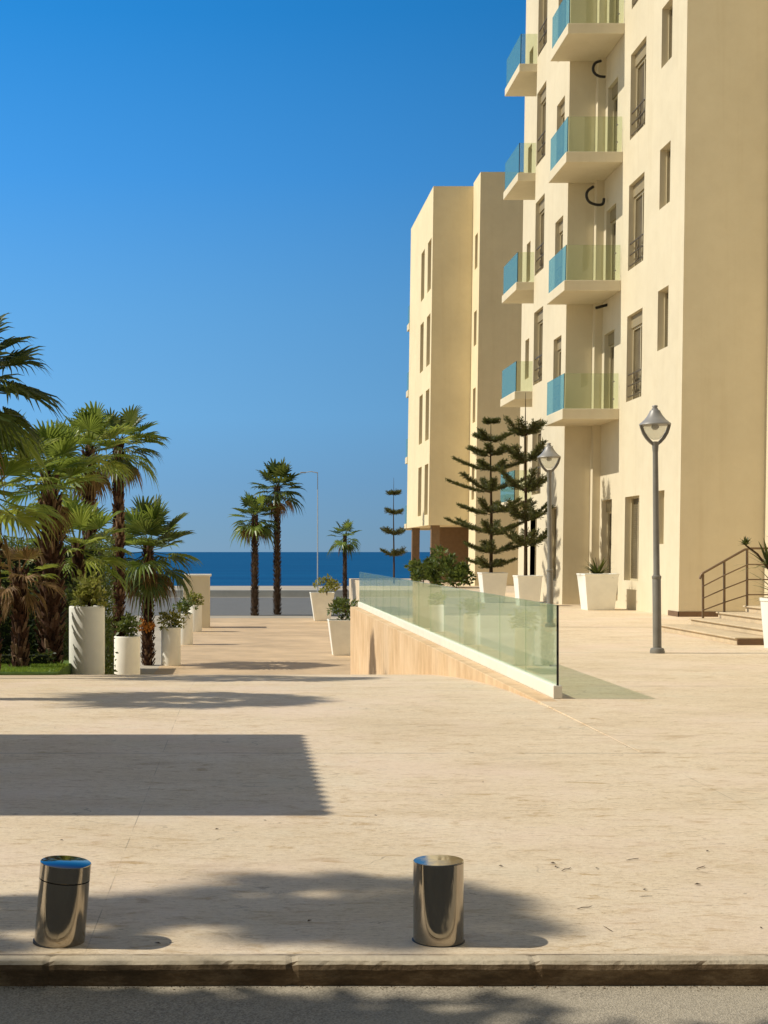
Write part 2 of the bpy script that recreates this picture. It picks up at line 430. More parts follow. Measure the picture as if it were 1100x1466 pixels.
# ------------------------------------------------------------------ buildings
K = .0145      # the towers stand a touch off plumb, as the photograph has them
S = 3.69       # storey height
def wall_x(mb, X, y0, y1, z0, z1, holes, depth=.22):
    """wall facing -X with openings (ya, yb, za, zb) and their reveals"""
    ys = sorted({y0, y1, *[h[0] for h in holes], *[h[1] for h in holes]})
    zs = sorted({z0, z1, *[h[2] for h in holes], *[h[3] for h in holes]})
    ys = [y for y in ys if y0 <= y <= y1]; zs = [z for z in zs if z0 <= z <= z1]
    for ya, yb in zip(ys, ys[1:]):
        for za, zb in zip(zs, zs[1:]):
            cy, cz = (ya+yb)/2, (za+zb)/2
            if any(h[0] < cy < h[1] and h[2] < cz < h[3] for h in holes): continue
            mb.poly([(X,yb,za),(X,ya,za),(X,ya,zb),(X,yb,zb)])
    for ya, yb, za, zb in holes:
        D = X + depth
        mb.poly([(X,ya,za),(X,ya,zb),(D,ya,zb),(D,ya,za)]); mb.poly([(X,yb,za),(D,yb,za),(D,yb,zb),(X,yb,zb)])
        mb.poly([(X,ya,za),(D,ya,za),(D,yb,za),(X,yb,za)]); mb.poly([(X,ya,zb),(X,yb,zb),(D,yb,zb),(D,ya,zb)])

def window(root, X, ya, yb, za, zb, rail=0, box=True, name='window', depth=.22):
    D = X + depth; fw = .05
    fr = MB()
    fr.box(D-.05, D+.02, ya, ya+fw, za, zb); fr.box(D-.05, D+.02, yb-fw, yb, za, zb)
    fr.box(D-.05, D+.02, ya+fw, yb-fw, za, za+fw)
    if box:
        fr.box(D-.05, D+.02, ya+fw, yb-fw, zb-.40, zb-.34)
    fr.box(D-.05, D+.02, ya+fw, yb-fw, zb-fw, zb)
    ym = (ya+yb)/2
    fr.box(D-.045, D+.02, ym-.025, ym+.025, za+fw, zb-(.40 if box else fw))
    w = fr.build(name, FRAMEM, root, True, K)
    p = MB(); p.box(D+.0, D+.03, ya+.01, yb-.01, za+.01, zb-.01); p.build('shutter' if name == 'window' else 'pane', SHUT, w, True, K)
    if box:
        p = MB(); p.box(D-.1, D-.002, ya+.004, yb-.004, zb-.34, zb-.004); p.build('shutter_box', BOXM, w, True, K)
    if rail:
        r = MB(); xr = X + .05
        for k in range(3):
            zz = za + .12 + rail*k/2
            r.box(xr-.012, xr+.012, ya, yb, zz, zz+.035)
        nb = 1
        for k in range(1, nb+1):
            yy = ya + (yb-ya)*.42
            r.box(xr-.009, xr+.009, yy-.012, yy+.012, za+.12, za+.12+rail)
            for q in range(2):
                zc = za+.12+rail*(q+.5)/2
                r.tube([(xr, yy+.14+.1*math.cos(a), zc+.1*math.sin(a)) for a in [j*math.pi/5 for j in range(11)]], .011, 5, False)
        r.build('railing', DARKM, w, True, K)
    return w

def balcony(root, x0, x1, y0, y1, zt, th=.3, gh=1.02):
    m = MB(); m.box(x0, x1, y0, y1, zt-th, zt)
    b = m.build('balcony', WALL, root, True, K, bevel=.012)
    e = .045
    m = MB(); m.box(x0+e, x0+e+.014, y0+e, y1-.03, zt-.12+.125, zt+gh); m.build('glass_panel', GLF, b, True, K)
    m = MB(); m.box(x0+e+.022, x1-.02, y0+e, y0+e+.014, zt+.004, zt+gh); m.build('glass_panel', GLB, b, True, K)
    m = MB()
    m.box(x0+e-.004, x0+e+.02, y0+e-.006, y0+e-.001, zt+.004, zt+gh)
    m.build('glass_edge', PIPEM, b, True, K)
    for zz in (.28, .78):
        m = MB(); m.tube([(x1-.16, y0+e-.02, zt+zz), (x1-.16, y0+e+.03, zt+zz)], .022, 10); m.build('clamp', CAPM, b, True, K)
    return b

# ---- near apartment building
A = empty('apartment_building', (10.78, 34.4, 0), 'tall cream apartment building with glass balconies on the right side', 'building')
TOP = 25.2
X1, X2, X3, X4 = 10.78, 12.86, 9.75, 26
bw = [(35.6,36.5,6.84+S*k,8.4+S*k) for k in range(5)]
aw = [(37.9,39.4,5.82+S*k,8.23+S*k) for k in range(5)]
dr = [(40.75,41.85,5.715+S*k,8.1+S*k) for k in range(5)]
gw = [(37.95,39.35,.8,3.14),(35.7,36.3,1.8,3.18),(40.75,41.85,.7,3.14)]
dw = [(43.0,44.07,5.95+S*k,8.28+S*k) for k in range(5)]
ew = [(45.7,47.1,7.2+S*k,9.65+S*k) for k in range(-1,5) if 9.65+S*k < TOP]
fw_ = [(52.9,53.6,8.2+S*k,9.7+S*k) for k in range(-1,5)]
gd = [(43.3,44.5,.7,3.0),(46.2,47.2,.7,3.0)]
m = MB()
YB = 42.12
wall_x(m, X1, 34.4, YB, -.3, TOP, bw+aw+dr+gw)
wall_x(m, X3, 42.4, 47.2, -.3, TOP, [h for h in dw+ew+gd if h[3] < TOP])
wall_x(m, X1, 47.2, 54.4, -.3, TOP, [h for h in fw_ if h[3] < TOP])
def vwall(p, q): m.poly([(p[0],p[1],-.3),(q[0],q[1],-.3),(q[0],q[1],TOP),(p[0],p[1],TOP)])
vwall((X1,34.4),(X2,34.4)); vwall((X2,34.4),(X2,20)); vwall((X2,20),(X4,20)); vwall((X4,20),(X4,54.4)); vwall((X4,54.4),(X1,54.4))
vwall((X1,47.2),(X3,47.2)); vwall((X3,42.4),(10.55,42.4)); vwall((10.55,42.4),(10.55,YB)); vwall((10.55,YB),(X1,YB))
m.build('wall', WALL, A, True, K)
m = MB()
m.poly([(X1,34.4,TOP),(X4,34.4,TOP),(X4,54.4,TOP),(X1,54.4,TOP),(X1,47.2,TOP),(X3,47.2,TOP),(X3,42.4,TOP),(10.55,42.4,TOP),(10.55,YB,TOP),(X1,YB,TOP)])
m.poly([(X2,20,TOP),(X4,20,TOP),(X4,34.4,TOP),(X2,34.4,TOP)])
m.build('roof', WALL, A, True, K)
m = MB(); m.box(X1-.02, X2, 34.38, 34.398, 0, .13); m.box(X1-.02, X1-.002, 34.38, 35.2, 0, .13)
m.build('socle', SOCLE, A, True, K)
for h in bw: window(A, X1, *h, box=False)
for h in aw: window(A, X1, *h, rail=.62)
for h in dr: window(A, X1, *h, name='balcony_door')
for h in gw[:2]: window(A, X1, *h, box=False)
window(A, X1, *gw[2], name='entrance_door')
for h in dw: window(A, X3, *h, rail=.7)
for h in ew: window(A, X3, *h, rail=.75)
for h in fw_:
    if h[3] < TOP: window(A, X1, *h, box=False)
for h in gd: window(A, X3, *h, box=False)
for k in range(5): balcony(A, 9.15, X1-.002, 40.1, 42.398, 5.71+S*k)
for k in range(-1, 5): balcony(A, 9.15, X1-.002, 47.203, 49.8, 7.03+S*k, .27)
# condensate hoses under the balconies
for pts in ([(861,87),(853,90),(849.5,97),(851,104),(858,109),(867,110)], [(850,267),(842,273),(840,281),(844,289),(854,293),(863,292),(865,284)], [(871,436),(864,438),(857,440),(853,441)]):
    q = [at(x, y, 41.7 if pts[0][1] < 400 else 41.6) for x, y in pts]; q = [q[0]] + q + [q[-1]]; sm = []
    for a, b, c, d in zip(q, q[1:], q[2:], q[3:]):
        for u in range(6):
            t = u/6; sm.append(.5*((2*b)+(c-a)*t+(2*a-5*b+4*c-d)*t*t+(3*b-a-3*c+d)*t**3))
    m = MB(); m.tube(sm + [q[-1]], .042, 8); m.build('hose', PIPEM, A, True, smooth=True)
m = MB(); m.box(X1-.16, X1-.003, 40.0, 40.45, .35, .95); m.build('utility_box', plain('utility_grey', (.35,.31,.24), .5), A, True, bevel=.01)

# ---- far apartment building
B = empty('apartment_building', (9.1, 66, 0), 'farther cream apartment building with an overhanging corner block', 'building')
T2 = 19.4
nw = [(68.45,69.75,3.43+S*k,5.93+S*k) for k in range(4)] + [(70.95,72.25,3.43+S*k,5.93+S*k) for k in range(4)]
sw = [(66.55,67.3,4.1+S*k,5.75+S*k) for k in range(4)]
m = MB()
wall_x(m, 9.1, 68, 77, 2.9, T2, nw)
wall_x(m, 11.05, 66, 68, -.3, T2+.15, sw)
m.poly([(9.1,68,2.9),(11.05,68,2.9),(11.05,68,T2),(9.1,68,T2)])
m.poly([(9.1,77,2.9),(9.1,77,T2),(30,77,T2),(30,77,2.9)])
m.poly([(9.1,68,2.9),(9.1,77,2.9),(13,77,2.9),(13,68,2.9)])
m.poly([(11.05,66,-.3),(30,66,-.3),(30,66,T2+.15),(11.05,66,T2+.15)])
m.poly([(13,68,-.3),(13,77,-.3),(13,77,3),(13,68,3)])
m.poly([(11.05,68,-.3),(13,68,-.3),(13,68,3),(11.05,68,3)])
m.poly([(30,66,-.3),(30,77,-.3),(30,77,T2+.1),(30,66,T2+.1)])
m.build('wall', WALL2, B, True, K)
m = MB(); m.poly([(9.1,68.001,T2),(30,68.001,T2),(30,77,T2),(9.1,77,T2)]); m.poly([(11.05,66,T2+.15),(30,66,T2+.15),(30,68,T2+.15),(11.05,68,T2+.15)])
m.poly([(11.05,68,T2+.15),(30,68,T2+.15),(30,68,T2),(11.05,68,T2)])
m.build('roof', WALL2, B, True, K)
for h in nw: window(B, 9.1, *h, box=False, depth=.3)
for h in sw: window(B, 11.05, *h, box=False)
SHADE_BRN = plain('brown_overhang_shade', (.20,.13,.075), .8)  # the shade under the overhang is put into this brown
m = MB(); m.box(10.15, 12.99, 73.5, 73.8, -.3, 2.89); m.build('inner_wall', SHADE_BRN, B, True, K)
for X, Y in ((9.5,68.6),(9.5,76.2)):
    m = MB(); m.box(X-.2, X+.2, Y-.2, Y+.2, -.02, 2.9); m.build('column', SHADE_BRN, B, True, K)
for k in range(4): balcony(B, 9.06, 11, 77.01, 77.9, 2.95+S*k+.2, .35)

# ------------------------------------------------------------------ entrance steps and railing
st = empty('entrance_steps', (8.5, 23.2, 0), 'low stone entrance steps in front of the tall building', 'steps')
EDG = [(8.5,.13,.0),(9.1,.26,.9),(9.65,.385,.6),(10.2,.51,.3)]
STONE = plain('step_stone', (.58,.46,.30), .7, var=.14, scale=4)
for k, (X, z, dy) in enumerate(EDG):
    m = MB(); x1 = EDG[k+1][0]+.0 if k < 3 else 12.85
    m.box(X+.02, x1+.03 if k < 3 else x1, 24.0, 28.3, z-.13, z-.03); s_ = m.build('step', STONE, st, True, bevel=.005)
    m = MB(); m.box(X-.02, x1+.018 if k < 3 else x1, 23.97, 28.33, z-.029, z); m.build('tread', STONE, s_, True, bevel=.008)
m = MB(); m.box(8.52, 12.85, 23.95, 23.968, 0, .1); m.build('end_shade_sheet', SOCLE, st, True)  # brown sheet stands in for shade on the near step ends
rl = empty('handrail', (9.3, 28.2, .26), 'bronze metal handrail climbing beside the entrance steps', 'handrail')
RX = [(9.33,.25),(9.76,.385),(10.22,.51),(11.4,.51)]
top = [1.15, 1.40, 1.64, 1.64]
for (X, z), zt in zip(RX, top):
    m = MB(); m.box(X-.02, X+.02, 28.18, 28.22, z, zt); m.build('post', RAILM, rl, True, bevel=.004)
m = MB(); m.tube([(9.27,28.2,1.05),(9.29,28.2,1.13),(9.33,28.2,1.17),(10.18,28.2,1.65),(10.3,28.2,1.67),(11.4,28.2,1.67)], .024, 10); m.build('rail', RAILM, rl, True, smooth=True)
for f in (.2, .47, .74):
    m = MB(); pts = [(X+.0, 28.14, z + (zt-z)*f) for (X, z), zt in zip(RX, top)]
    m.tube(pts, .013, 8)
    for p in pts: m.tube([(p[0], 28.14, p[2]), (p[0], 28.19, p[2])], .018, 8)
    m.build('bar', RAILM, rl, True, smooth=True)

# ------------------------------------------------------------------ street lamps
def lamp(x, y, label, lean):
    t = empty('street_lamp', (x, y, 0), label, 'street lamp', 'globe street lamps along the terrace', (0, lean, 0))
    m = MB(); m.lathe([(.115,-.02),(.115,.03),(.10,.075),(.072,.085),(.066,.09)], 24)
    for k in range(4):
        a = k*math.pi/2+.6; m.lathe([(.014,.03),(.014,.06)], 6, (.095*math.cos(a), .095*math.sin(a), 0))
    m.build('base', GREY, t, smooth=True)
    m = MB(); m.lathe([(.066,.08),(.066,1.18),(.058,1.2),(.058,1.205),(.056,1.23),(.049,1.25),(.047,2.0),(.041,3.20),(.046,3.202),(.046,3.26),(.040,3.262)], 24)
    p = m.build('pole', GREY, t, smooth=True)
    m = MB(); m.lathe([(.067,1.17),(.073,1.18),(.073,1.215),(.06,1.225)], 24); m.build('collar', GREY, p, smooth=True)
    # yoke: two broad curved arms from the pole head up to the rim
    m = MB(); m.lathe([(.043,3.18),(.05,3.26),(.05,3.31),(.062,3.335),(.02,3.345)], 20)
    for s in (-1, 1):
        pts = [(.02*s,3.29),(.075*s,3.335),(.135*s,3.40),(.185*s,3.48),(.215*s,3.565),(.228*s,3.615)]
        w = [.052,.058,.05,.042,.036,.032]
        rings = []
        for (px, pz), ww in zip(pts, w):
            rings.append([m.vert((px-.018*s, -ww/2, pz+.014)), m.vert((px+.018*s, -ww/2, pz-.012)), m.vert((px+.018*s, ww/2, pz-.012)), m.vert((px-.018*s, ww/2, pz+.014))])
        for a, b in zip(rings, rings[1:]):
            for k in range(4): m.face((a[k], a[(k+1)%4], b[(k+1)%4], b[k]))
        m.face(rings[-1])
    m.build('yoke', GREY, t, smooth=True)
    m = MB(); m.lathe([(.03,3.37),(.07,3.385),(.115,3.425),(.155,3.485),(.18,3.55),(.19,3.605)], 28, cap=False); m.build('bowl', BOWL, t, smooth=True)
    m = MB(); m.lathe([(.20,3.606),(.242,3.60),(.246,3.612),(.238,3.628),(.215,3.645),(.165,3.69),(.125,3.74),(.092,3.795),(.078,3.83),(.058,3.84),(.052,3.845),(.05,3.862),(.038,3.87),(.036,3.885),(.046,3.893),(.04,3.912),(.0,3.92)], 32)
    m.build('cap', CAPM, t, smooth=True)
    m = MB(); m.lathe([(.05,3.604),(.06,3.56),(.03,3.53),(0,3.525)], 16); m.build('lamp_holder', CAPM, t, smooth=True)
    return t
lamp(6.58, 22.07, 'grey street lamp with a conical cap, nearest whole lamp before the tall building', R(-.55))
lamp(6.58, 29.7, 'smaller looking grey street lamp beside the two pines', R(-.4))
lamp(6.60, 16.75, 'street lamp at the right edge of the picture with only its cap rim showing', 0)

# ------------------------------------------------------------------ foliage builders
def fan(mb, base, d, up, Lp, Rb, nseg=22, spread=125, droop=.35, rng=random, pet=True):
    """one fan palm frond: petiole from base along d, then a pleated fan of segments"""
    d = d.normalized(); side = d.cross(up)
    if side.length < 1e-3: side = Vector((1,0,0))
    side.normalize(); nrm = side.cross(d).normalized()
    tipp = base + d*Lp + Vector((0,0,-.10*Lp))
    if pet:
        w = .018*(Lp+.5)
        i = [mb.vert(base+side*w), mb.vert(base-side*w), mb.vert(tipp-side*w*.6), mb.vert(tipp+side*w*.6), mb.vert(base-nrm*w), mb.vert(tipp-nrm*w)]
        mb.face((i[0],i[1],i[2],i[3])); mb.face((i[1],i[4],i[5],i[2])); mb.face((i[4],i[0],i[3],i[5]))
    fold = rng.uniform(.15, .5)
    for k in range(nseg):
        a = R(spread)*(2*(k+.5)/nseg-1)
        da = R(spread)/nseg*1.02
        L = Rb*(1-.34*(abs(a)/R(spread))**1.6)*rng.uniform(.9, 1.06)
        def dirn(x): return (d*math.cos(x) + side*math.sin(x) + nrm*(fold*abs(math.sin(x)) )).normalized()
        m_ = dirn(a); l_ = dirn(a-da); r_ = dirn(a+da)
        sg = Vector((0,0,-1))
        rr = .52*L
        dr = droop*rng.uniform(.6, 1.4)
        p0 = tipp
        ml = p0 + l_*rr + sg*dr*rr*.16; mr = p0 + r_*rr + sg*dr*rr*.16
        mc = p0 + m_*rr*1.02 + nrm*rr*.06 + sg*dr*rr*.16
        w2 = (mr-ml)*.30
        q = p0 + m_*L*.8 + sg*dr*L*.34
        tip = p0 + m_*L*.97 + sg*dr*L*.72
        v = [mb.vert(p) for p in (p0, ml, mc, mr, q-w2*.8, q+nrm*.02*L, q+w2*.8, tip)]
        mb.face((v[0],v[2],v[1])); mb.face((v[0],v[3],v[2]))
        mb.face((v[1],v[2],v[5],v[4])); mb.face((v[2],v[3],v[6],v[5]))
        mb.face((v[4],v[5],v[7])); mb.face((v[5],v[6],v[7]))

def crown(root, z, Rc, n, mats, seed, emin=-35, emax=85, dead=0, nseg=22, name='crown', squash=1.0, lean=(0,0), extra=()):
    rng = random.Random(seed); mb = MB(); ph = rng.uniform(0, 6.3)
    for k in range(n):
        f = (k+.5)/n
        el = R(emax + (emin-emax)*f**.85 + rng.uniform(-9, 9)); az = ph + k*2.39996 + rng.uniform(-.25, .25)
        d = Vector((math.cos(az)*math.cos(el)+lean[0], math.sin(az)*math.cos(el)+lean[1], math.sin(el)*squash))
        b = Vector((.05*math.cos(az), .05*math.sin(az), z - .22*f*Rc))
        mb.cur = 0 if rng.random() < .62 else 1
        Lp = Rc*rng.uniform(.42, .58); Rb = Rc*rng.uniform(.5, .66)
        fan(mb, b, d, Vector((0,0,1)), Lp, Rb, nseg, 118, .25+.75*max(0, .35-math.sin(el)), rng)
    for az, el, Lp, Rb, mi in extra:
        mb.cur = mi; az, el = R(az), R(el)
        fan(mb, Vector((0,0,z)), Vector((math.cos(az)*math.cos(el), math.sin(az)*math.cos(el), math.sin(el))), Vector((0,0,1)), Lp, Rb, 26, 105, .5, rng)
    mb.build(name, mats, root)
    if dead:
        mb = MB()
        for k in range(dead):
            az = ph + k*2.39996; el = R(rng.uniform(-78, -42))
            d = Vector((math.cos(az)*math.cos(el), math.sin(az)*math.cos(el), math.sin(el)))
            fan(mb, Vector((.06*math.cos(az), .06*math.sin(az), z-.2*Rc)), d, Vector((0,0,1)), Rc*.42, Rc*.42, 14, 75, .9, rng)
        mb.build('dead_fronds', DEAD, root)

def trunk(root, h, r0, r1, seed, boots=True, mat=None, belly=0.0, bend=(0,0)):
    rng = random.Random(seed); mb = MB(); n = 14
    zs = [h*k/n - .1 for k in range(n+1)]
    def rad(f): return r0 + (r1-r0)*f + belly*math.sin(math.pi*min(1, f*1.05))
    def cen(f): return Vector((bend[0]*f*f, bend[1]*f*f, 0))
    mb.tube([cen(k/n) + Vector((0,0,zs[k])) for k in range(n+1)], [rad(k/n)*(.8 if boots else 1) for k in range(n+1)], 12)
    if boots:
        rows = int(h/.085); c = 0
        for k in range(rows):
            f = k/rows
            per = 7
            for j in range(per):
                a = c*2.39996 + rng.uniform(-.2,.2); c += 1
                r = rad(f)*.78; L = rng.uniform(.10,.17)*(1+.3*f); w = rng.uniform(.03,.055)
                e = Vector((math.cos(a), math.sin(a), 0)); t = Vector((-math.sin(a), math.cos(a), 0))
                b = cen(f) + Vector((0,0,h*f+rng.uniform(-.03,.03)-.05)) + e*r
                o = rng.uniform(.05,.11)*min(1.3, rad(f)/.16)
                tp = b + e*o + Vector((0,0,L)) + t*rng.uniform(-.03,.03)
                v = [mb.vert(p) for p in (b-t*w, b+t*w, tp+t*w*.55, tp-t*w*.55, b+e*.03-Vector((0,0,.02)), tp+e*.018-Vector((0,0,.012)))]
                mb.face((v[0],v[1],v[2],v[3])); mb.face((v[0],v[3],v[5],v[4])); mb.face((v[4],v[5],v[2],v[1])); mb.face((v[3],v[2],v[5]))
    return mb.build('trunk', mat or TRUNK, root)

def palm(px, Y, base_z, cy, Rpx, label, seed, n=26, r0=.17, r1=.11, emin=-35, emax=85, dead=4, mats=None, boots=True, nseg=22, belly=0, group='fan palms in the garden', extra=(), far=False, X=None, top=None, squash=1.0, lean=(0,0)):
    if X is None: X = (px-VX)*Y/F
    ztop = top if top is not None else H - (cy-VY)*Y/F
    Rc = Rpx*Y/F if Rpx > 5 else Rpx
    t = empty('palm_tree', (X, Y, base_z), label, 'palm tree', group)
    h = ztop - base_z
    trunk(t, h, r0, r1, seed, boots, TRUNKF if far else None, belly)
    crown(t, h, Rc, n, mats or [PALM_G, PALM_Y], seed+100, emin, emax, dead, nseg, extra=extra, squash=squash, lean=lean)
    return t

G = [PALM_G, PALM_Y]; GD = [PALM_D, PALM_G]
LZ = -.36
palm(72, 24.2, LZ, 676, 88, 'thick shaggy trunked fan palm at the back of the lawn beside the tall white planter', 11, 24, .17, .13, -12, 85, 3, G, belly=.07)
palm(29, 23.3, LZ, 815, 62, 'short fan palm with browned drooping fronds on the lawn near the left edge', 12, 12, .12, .10, -30, 60, 5, [PALM_Y, DEAD])
palm(-14, 21.7, -.30, 688, 120, 'fan palm at the left edge whose broad fronds reach over the lawn', 13, 20, .14, .11, -22, 80, 1, G)
palm(-70, 20.2, -.24, 535, 145, 'tallest palm at the left edge of the frame with fronds hanging into the sky', 14, 24, .14, .12, -40, 80, 10, GD, extra=((8,14,.8,.75,0),(-10,-12,.9,.85,0),(20,32,.8,.7,0),(4,-32,.9,.7,0)))
palm(128, 31, -.5, 640, 70, 'upright fan palm with a dense crown behind the white planters', 15, 24, .15, .12, -35, 85, 7, G)
palm(170, 34, -.6, 630, 64, 'fan palm with a dark windswept crown and one dead frond hanging by its trunk', 16, 20, .13, .10, -40, 70, 9, GD, extra=((-5,8,.7,.65,1),(15,2,.65,.6,1)), lean=(.28,0))
palm(112, 26.4, LZ, 775, 78, 'low young fan palm growing between the trunk and the tall planter', 17, 24, .10, .09, -25, 80, 0, [PALM_Y, PALM_G])
PP = palm(212, 45, -2.0, 778, 78, 'bushy fan palm with orange dead fronds beside the path planters', 18, 30, .18, .15, -42, 85, 14, GD)
palm(397, 81, ZP, 694, 42, 'tall slender palm by the seafront, the taller of two', 19, 26, .19, .16, -30, 85, 8, [PALM_D, PALM_D], True, 12, far=True, group='slender palms by the seafront')
palm(365, 80, ZP, 736, 38, 'shorter slender palm by the seafront, left of the taller one', 20, 24, .19, .16, -45, 80, 10, [PALM_D, PALM_G], True, 12, far=True, group='slender palms by the seafront')
palm(494, 84, ZP, 765, 26, 'small thin palm near the far end of the path in front of the sea', 21, 16, .12, .08, -40, 80, 4, [PALM_G, PALM_D], True, 12, far=True, group='slender palms by the seafront')
# street palms left of the picture, whose shadows fall on the plaza
palm(0, 15.6, 0, 0, 1.15, 'fan palm left of the picture shading the middle of the plaza', 31, 30, .16, .13, -35, 80, 8, G, True, 16, group='palms left of the plaza', X=-7.6, top=6.9, squash=.8)
palm(0, 6.62, 0, 0, .66, 'tall fan palm left of the picture shading the bollards', 32, 30, .10, .09, -30, 80, 6, G, True, 16, group='palms left of the plaza', X=-9.0, top=9.15)
palm(0, 6.42, 0, 0, .50, 'taller fan palm left of the picture shading the paving right of the bollards', 33, 22, .10, .09, -30, 70, 3, G, True, 16, group='palms left of the plaza', X=-11.2, top=11.5)
palm(0, 6.25, 0, 0, .50, 'lower fan palm left of the picture shading the left bollard', 35, 18, .10, .09, -30, 70, 3, G, True, 16, group='palms left of the plaza', X=-8.6, top=7.4)

def leaf_blob(mb, c, rad, n, size, rng, clumps=14, asp=2.2):
    cl = []
    for k in range(clumps):
        v = Vector((rng.gauss(0,1), rng.gauss(0,1), rng.gauss(0,1))).normalized()*rng.uniform(.35, .95)
        cl.append((Vector((v.x*rad[0], v.y*rad[1], v.z*rad[2])), rng.uniform(.22, .42)))
    for k in range(n):
        cc, cr = rng.choice(cl)
        v = Vector((rng.gauss(0,1), rng.gauss(0,1), rng.gauss(0,1))).normalized()*rng.uniform(.4,1)**.6
        p = Vector(c) + cc + Vector((v.x*rad[0], v.y*rad[1], v.z*rad[2]))*cr
        d = (v*.7 + Vector((rng.uniform(-1,1), rng.uniform(-1,1), rng.uniform(-.4,1)))).normalized()
        s_ = d.cross(Vector((rng.uniform(-1,1), rng.uniform(-1,1), rng.uniform(-1,1))))
        if s_.length < .05: continue
        s_.normalize(); L = size*rng.uniform(.6,1.4); w = L/asp
        i = [mb.vert(q) for q in (p, p+d*L*.5+s_*w*.5, p+d*L, p+d*L*.5-s_*w*.5)]
        mb.face(i)

def strap_plant(mb, c, n, L, rng, up=.6, w=.035):
    for k in range(n):
        az = rng.uniform(0, 2*math.pi); el = rng.uniform(.1, 1.45)*up + .15
        d = Vector((math.cos(az)*math.cos(el), math.sin(az)*math.cos(el), math.sin(el)))
        s_ = Vector((-math.sin(az), math.cos(az), 0)); l = L*rng.uniform(.65,1.1); prev = None
        for j in range(6):
            t = j/5; p = Vector(c) + d*l*t + Vector((0,0,-.35*l*t*t*math.cos(el)))
            ww = w*(1-t**2)*(.6+.8*min(1,t*3)*.6)
            if j == 5: cur = (mb.vert(p),)
            else: cur = (mb.vert(p-s_*ww), mb.vert(p+s_*ww))
            if prev: mb.face((prev[0], prev[1], cur[1], cur[0]) if len(cur) == 2 else (prev[0], prev[1], cur[0]))
            prev = cur

m = MB(); leaf_blob(m, (-.1,-.25,1.25), (.32,.25,.26), 260, .10, random.Random(9), 8, 1.5)
m.build('fruit_cluster', plain('orange_fruit', (.50,.20,.03), .6, var=.3, scale=12), PP)
# ------------------------------------------------------------------ planters
def round_planter(x, y, z, label, r=.315, h=1.22):
    t = empty('planter', (x, y, z), label, 'planter', 'white round planters beside the path')
    m = MB(); m.lathe([(r-.01,-.05),(r-.006,.02),(r,.05),(r,h-.03),(r-.004,h-.012),(r-.012,h),(r-.045,h),(r-.05,h-.01),(r-.05,h-.09)], 48, cap=False)
    m.build('pot', POT, t, smooth=True)
    m = MB(); m.lathe([(0,h-.075),(r-.048,h-.085)], 24, cap=False); m.build('soil', SOIL, t)
    return t
def tapered_planter(x, y, z, label, r0, r1, h, n=4, group='tapered white planters', sq=True):
    t = empty('planter', (x, y, z), label, 'planter', group)
    m = MB()
    prof = [(r0,-.02),(r0+.01,.02),(r1,h-.05),(r1+.015,h-.045),(r1+.015,h),(r1-.03,h),(r1-.04,h-.1)]
    if sq:
        rings = [[m.vert((sx*r, sy*r, zz)) for sx, sy in ((-1,-1),(1,-1),(1,1),(-1,1))] for r, zz in prof]
        for a, b in zip(rings, rings[1:]):
            for k in range(4): m.face((a[k], a[(k+1)%4], b[(k+1)%4], b[k]))
        m.build('pot', POT, t, bevel=.015)
        m = MB(); q = r1-.035; m.poly([(-q,-q,h-.08),(q,-q,h-.08),(q,q,h-.08),(-q,q,h-.08)]); m.build('soil', SOIL, t)
    else:
        m.lathe(prof, 40, cap=False); m.build('pot', POT, t, smooth=True)
        m = MB(); m.lathe([(0,h-.07),(r1-.035,h-.08)], 24, cap=False); m.build('soil', SOIL, t)
    return t
def shrub(x, y, z, label, rad, n, size, mat, seed, group=None, strap=0, name='shrub', stems=4):
    rng = random.Random(seed); t = empty(name, (x, y, z), label, 'plant', group)
    m = MB()
    for k in range(stems):
        a = rng.uniform(0, 6.28); m.tube([(0,0,-.05),(.1*math.cos(a)*rad[0],.1*math.sin(a)*rad[1],rad[2]*.5),(.6*math.cos(a)*rad[0],.6*math.sin(a)*rad[1],rad[2]*1.3)], [.014,.011,.006], 5)
    m.build('stem', BARK, t)
    m = MB()
    if strap: strap_plant(m, (0,0,.02), strap, size, rng)
    else: leaf_blob(m, (0,0,rad[2]), rad, n, size, rng)
    m.build('foliage', mat, t)
    return t
round_planter(-2.72, 24.7, gz(24.7), 'tall white round planter at the edge of the lawn, nearest of its row')
round_planter(-2.75, 33.8, gz(33.8), 'white round planter second in the row behind the crest of the plaza')
round_planter(-2.25, 45, ZP, 'white round planter third in the row beside the bushy palm')
round_planter(-2.2, 55, ZP, 'white round planter fourth in the row farther down the path')
round_planter(-2.1, 64, ZP, 'white round planter at the far end of the row down the path')
shrub(-2.68, 24.7, gz(24.7)+1.12, 'yellow green leafy shrub growing in the nearest white round planter', (.27,.27,.36), 520, .12, SHRUB_Y, 41)
shrub(-2.75, 33.8, gz(33.8)+1.12, 'green shrub growing in the second white round planter', (.3,.3,.3), 420, .12, SHRUB_G, 42)
shrub(-2.25, 45, ZP+1.12, 'green shrub growing in the third white round planter', (.38,.38,.32), 380, .14, SHRUB_Y, 43)
shrub(-2.2, 55, ZP+1.12, 'green shrub growing in the fourth white round planter', (.42,.42,.34), 320, .16, SHRUB_G, 44)
shrub(-2.1, 64, ZP+1.12, 'green shrub growing in the farthest white round planter', (.42,.42,.34), 260, .16, SHRUB_Y, 46)

